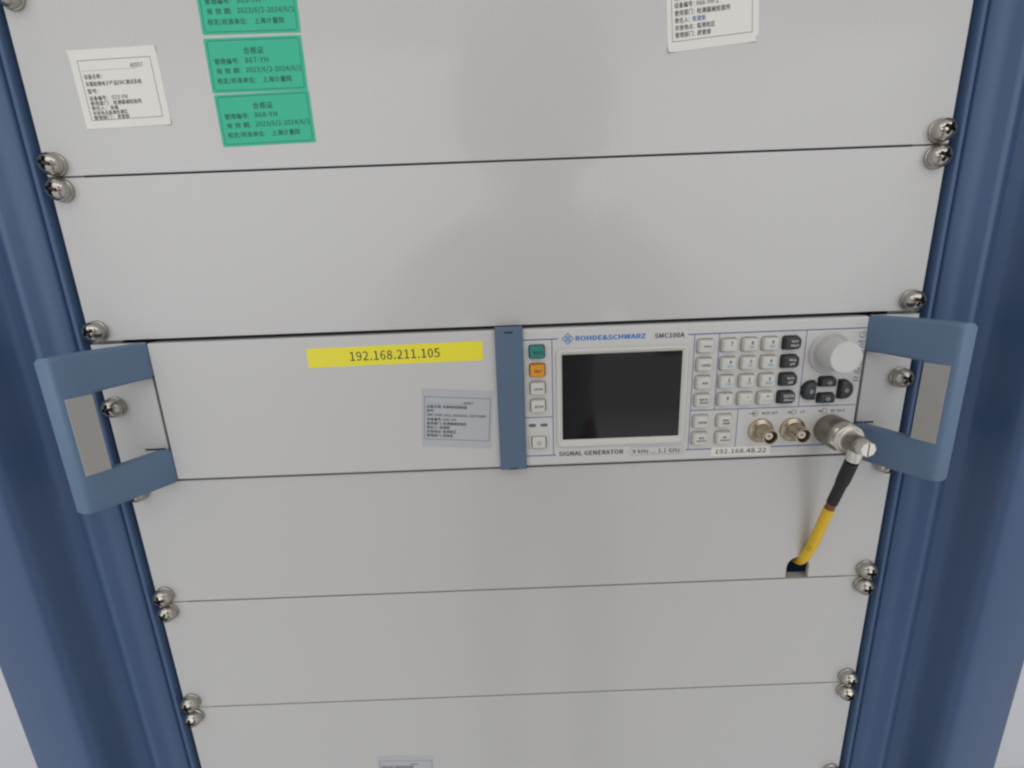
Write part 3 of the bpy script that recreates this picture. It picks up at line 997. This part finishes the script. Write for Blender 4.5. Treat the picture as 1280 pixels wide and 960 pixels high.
lettering(t, L, -.20, 'ink', .02)
lettering(t, [('陈建新', -9.4, -4.4, 2.7, -2.8)], -.20, 'blueink', .02)

# clear printed labels
def clear_label(cx, cz, y, tilt, label, lines):
    t = sticker('asset_label', cx, cz, y, 42.6, 37.0, tilt, label, 'label', 'tape', None, .5, 'film', .06)
    b = MB(); b.frame(-19.8, 19.8, -13.6, 13.6, .3, -.09); b.line(-18.4, 9.2, 4, 9.2, .12, -.085); b.build('border', 'softink', t)
    lettering(t, lines, -.10, 'ink', .025)
    return t


LN = [('A0057', 3.6, 9.3, 2.2, 9.4), ('设备名称：', -18.4, 6.6, 2.2, -9.0), ('电源转换控制装置', -8.4, 6.6, 2.2, 5.6), ('型号：', -18.4, 4.0, 2.2), ('SMC100A 1411.4002K02-100743MF', -18.4, 1.4, 2.2, 17.4),
      ('设备编号：', -18.4, -1.4, 2.2, -9.0), ('042-YH', -8.4, -1.4, 2.2, -.8), ('使用部门：', -18.4, -4.0, 2.2, -9.0), ('检测器械检验所', -8.4, -4.0, 2.2, 5.6), ('责任人：', -18.4, -6.6, 2.2, -11.2), ('陈建新', -10.4, -6.6, 2.2, -4.4),
      ('存放地点：', -18.4, -9.2, 2.2, -9.0), ('临港检区', -8.4, -9.2, 2.2, -.6), ('管理部门：', -18.4, -11.8, 2.2, -9.0), ('质管部', -8.4, -11.8, 2.2, -2.6)]
clear_label(-31.3, -143.4, F, -4.4, 'clear printed asset label on the white plate, below the yellow tape', LN)
clear_label(-88.6, -426.5, 0, -2.2, 'clear printed asset label cut off by the bottom of the photo', LN)

t = sticker('address_label', -64.9, -102.4, F, 102.4, 11.4, .4, 'yellow tape label reading 192.168.211.105 on the white plate', 'label', 'yellow', None, 1.0)
b = MB(); b.text('192.168.211.105', -26.2, -2.7, -.17, height=5.4, x1=26.0, bold=0.012); b.build('lettering', 'ink', t)
t = sticker('address_label', 142.4, -171.2, F - .05, 36.6, 5.7, -.3, 'small white label reading 192.168.48.22 under the key rows', 'label', 'paper', None, .3)
b = MB(); b.text('192.168.48.22', -15.6, -1.4, -.17, height=2.9, x1=15.8, bold=0.02); b.build('lettering', 'ink', t)

# ------------------------------------------------------------------ the photographer whose soft reflection shows in the panels
ph = thing('person', (20, -560, -1300), 'person in pale clothes holding a phone, faintly reflected in the grey panels', 'person')


def skinned(name, m, verts, edges, parent, sub=2):
    me = bpy.data.meshes.new(name)
    org = Vector(parent['o'])
    me.from_pydata([tuple((Vector(v[:3]) - org) * S) for v in verts], edges, [])
    o = bpy.data.objects.new(name, me)
    COL.objects.link(o)
    o.parent = parent
    md = o.modifiers.new('Skin', 'SKIN')
    md.use_smooth_shade = True
    if not me.skin_vertices:
        bm = bmesh.new(); bm.from_mesh(me); bm.verts.layers.skin.verify(); bm.to_mesh(me); bm.free()
    for i, v in enumerate(verts):
        r = v[3] * S
        me.skin_vertices[0].data[i].radius = (r, (v[4] if len(v) > 4 else v[3]) * S)
        me.skin_vertices[0].data[i].use_root = (i == 0)
    sb = o.modifiers.new('Subdivision', 'SUBSURF')
    sb.levels = sb.render_levels = sub
    me.materials.append(M[m])
    return o


bv = [(20, -560, -430, 98, 84), (20, -560, -290, 92, 80), (20, -550, -150, 120, 90), (20, -520, -45, 90, 70), (20, -480, 10, 52), (20, -455, 55, 56),
      (20, -440, 110, 80, 92), (20, -440, 172, 82, 95), (20, -445, 218, 58, 66)]
be = [(i, i + 1) for i in range(8)]
for sx in (-1, 1):
    k = len(bv)
    bv += [(20 + sx * 165, -535, -70, 52), (20 + sx * 195, -510, -130, 43), (20 + sx * 205, -450, -170, 38), (20 + sx * 165, -375, -125, 32), (20 + sx * 112, -325, -95, 25), (20 + sx * 95, -312, -62, 30, 18)]
    be += [(3, k), (k, k + 1), (k + 1, k + 2), (k + 2, k + 3), (k + 3, k + 4), (k + 4, k + 5)]
    w = k + 5
    for n_, (dz, ln) in enumerate(((42, 26), (22, 31), (4, 30), (-14, 24))):      # fingers close over the phone's edge
        q = len(bv)
        bv += [(20 + sx * 88, -304, -52 + dz, 9), (20 + sx * (86 - ln * .2), -292, -50 + dz, 8.5), (20 + sx * (84 - ln), -291, -49 + dz, 7.5)]
        be += [(w, q), (q, q + 1), (q + 1, q + 2)]
    q = len(bv)
    bv += [(20 + sx * 84, -322, -72, 11), (20 + sx * 66, -318, -66, 9.5), (20 + sx * 50, -312, -58, 8.5)]
    be += [(w, q), (q, q + 1), (q + 1, q + 2)]
    k = len(bv)
    bv += [(20 + sx * 85, -560, -520, 60), (20 + sx * 95, -550, -840, 48), (20 + sx * 100, -570, -1200, 40), (20 + sx * 104, -560, -1268, 36), (20 + sx * 110, -450, -1276, 34, 24)]
    be += [(0, k), (k, k + 1), (k + 1, k + 2), (k + 2, k + 3), (k + 3, k + 4)]
bd = skinned('body', 'skin', bv, be, ph)


def garment(name, m, keep, grow_):
    ix = {q: i for i, q in enumerate(keep)}
    vs = [bv[q][:3] + tuple(r + grow_ for r in bv[q][3:]) for q in keep]
    skinned(name, m, vs, [(ix[a], ix[c]) for a, c in be if a in ix and c in ix], ph)


arm0, arm1 = 9, 9 + (len(bv) - 9) // 2
garment('shirt', 'cloth', [0, 1, 2, 3] + [q + k for q in (arm0, arm1) for k in range(5)], 12)
legs = [q for q in range(9, len(bv)) if bv[q][2] < -500]
garment('trousers', 'denim', [0, 1] + [q for q in legs if bv[q][2] > -1230], 9)
garment('shoes', 'rubber', [q for q in legs if bv[q][2] < -1230][:2], 12)
garment('shoes', 'rubber', [q for q in legs if bv[q][2] < -1230][2:], 12)
skinned('hair', 'hair', [(20, -480, 60, 104, 66), (20, -475, 120, 122, 84), (20, -470, 190, 124, 96), (20, -450, 244, 92, 84), (20, -405, 236, 70, 42)], [(0, 1), (1, 2), (2, 3), (3, 4)], ph)
ph.location.x += 0.030
hd = skinned('face', 'skin', [(20, -398, 70, 34, 30), (20, -385, 110, 62, 52), (20, -384, 160, 64, 54), (20, -392, 195, 54, 42)], [(0, 1), (1, 2), (2, 3)], ph)
b = MB()
b.tube([(20, -338, 150), (20, -326, 128), (20, -318, 112), (20, -330, 106)], [7, 10, 13, 8], 10); b.build('nose', 'skin', hd, origin=ph['o'])
for sx in (-1, 1):
    b = MB(); b.lathe(20 + sx * 31, 142, [(0, -333), (7, -331), (11, -336), (9, -343)], n=14); b.build('eye', 'hair', hd, origin=ph['o'])
    b = MB(); b.tube([(20 + sx * 80, -425, 150), (20 + sx * 90, -430, 130), (20 + sx * 80, -425, 100)], [9, 12, 7], 8); b.build('ear', 'skin', hd, origin=ph['o'])
b = MB(); b.tube([(-2, -334, 78), (10, -329, 77), (30, -329, 77), (42, -334, 78)], [3, 5, 5, 3], 8); b.build('mouth', 'skin', hd, origin=ph['o'])
b = MB(); b.box(-58, 98, -309, -301, -86, -10, 2.5)
t = thing('phone', (20, -305, -86), 'dark phone held up in both hands in front of the rack', 'phone')
b.build('case', 'rubber', t)
b = MB(); b.box(-52, 92, -309.4, -309.1, -82, -14); b.build('display', 'screen', t)

for o in bpy.data.objects:      # construction notes are not part of the scene
    if 'o' in o:
        del o['o']
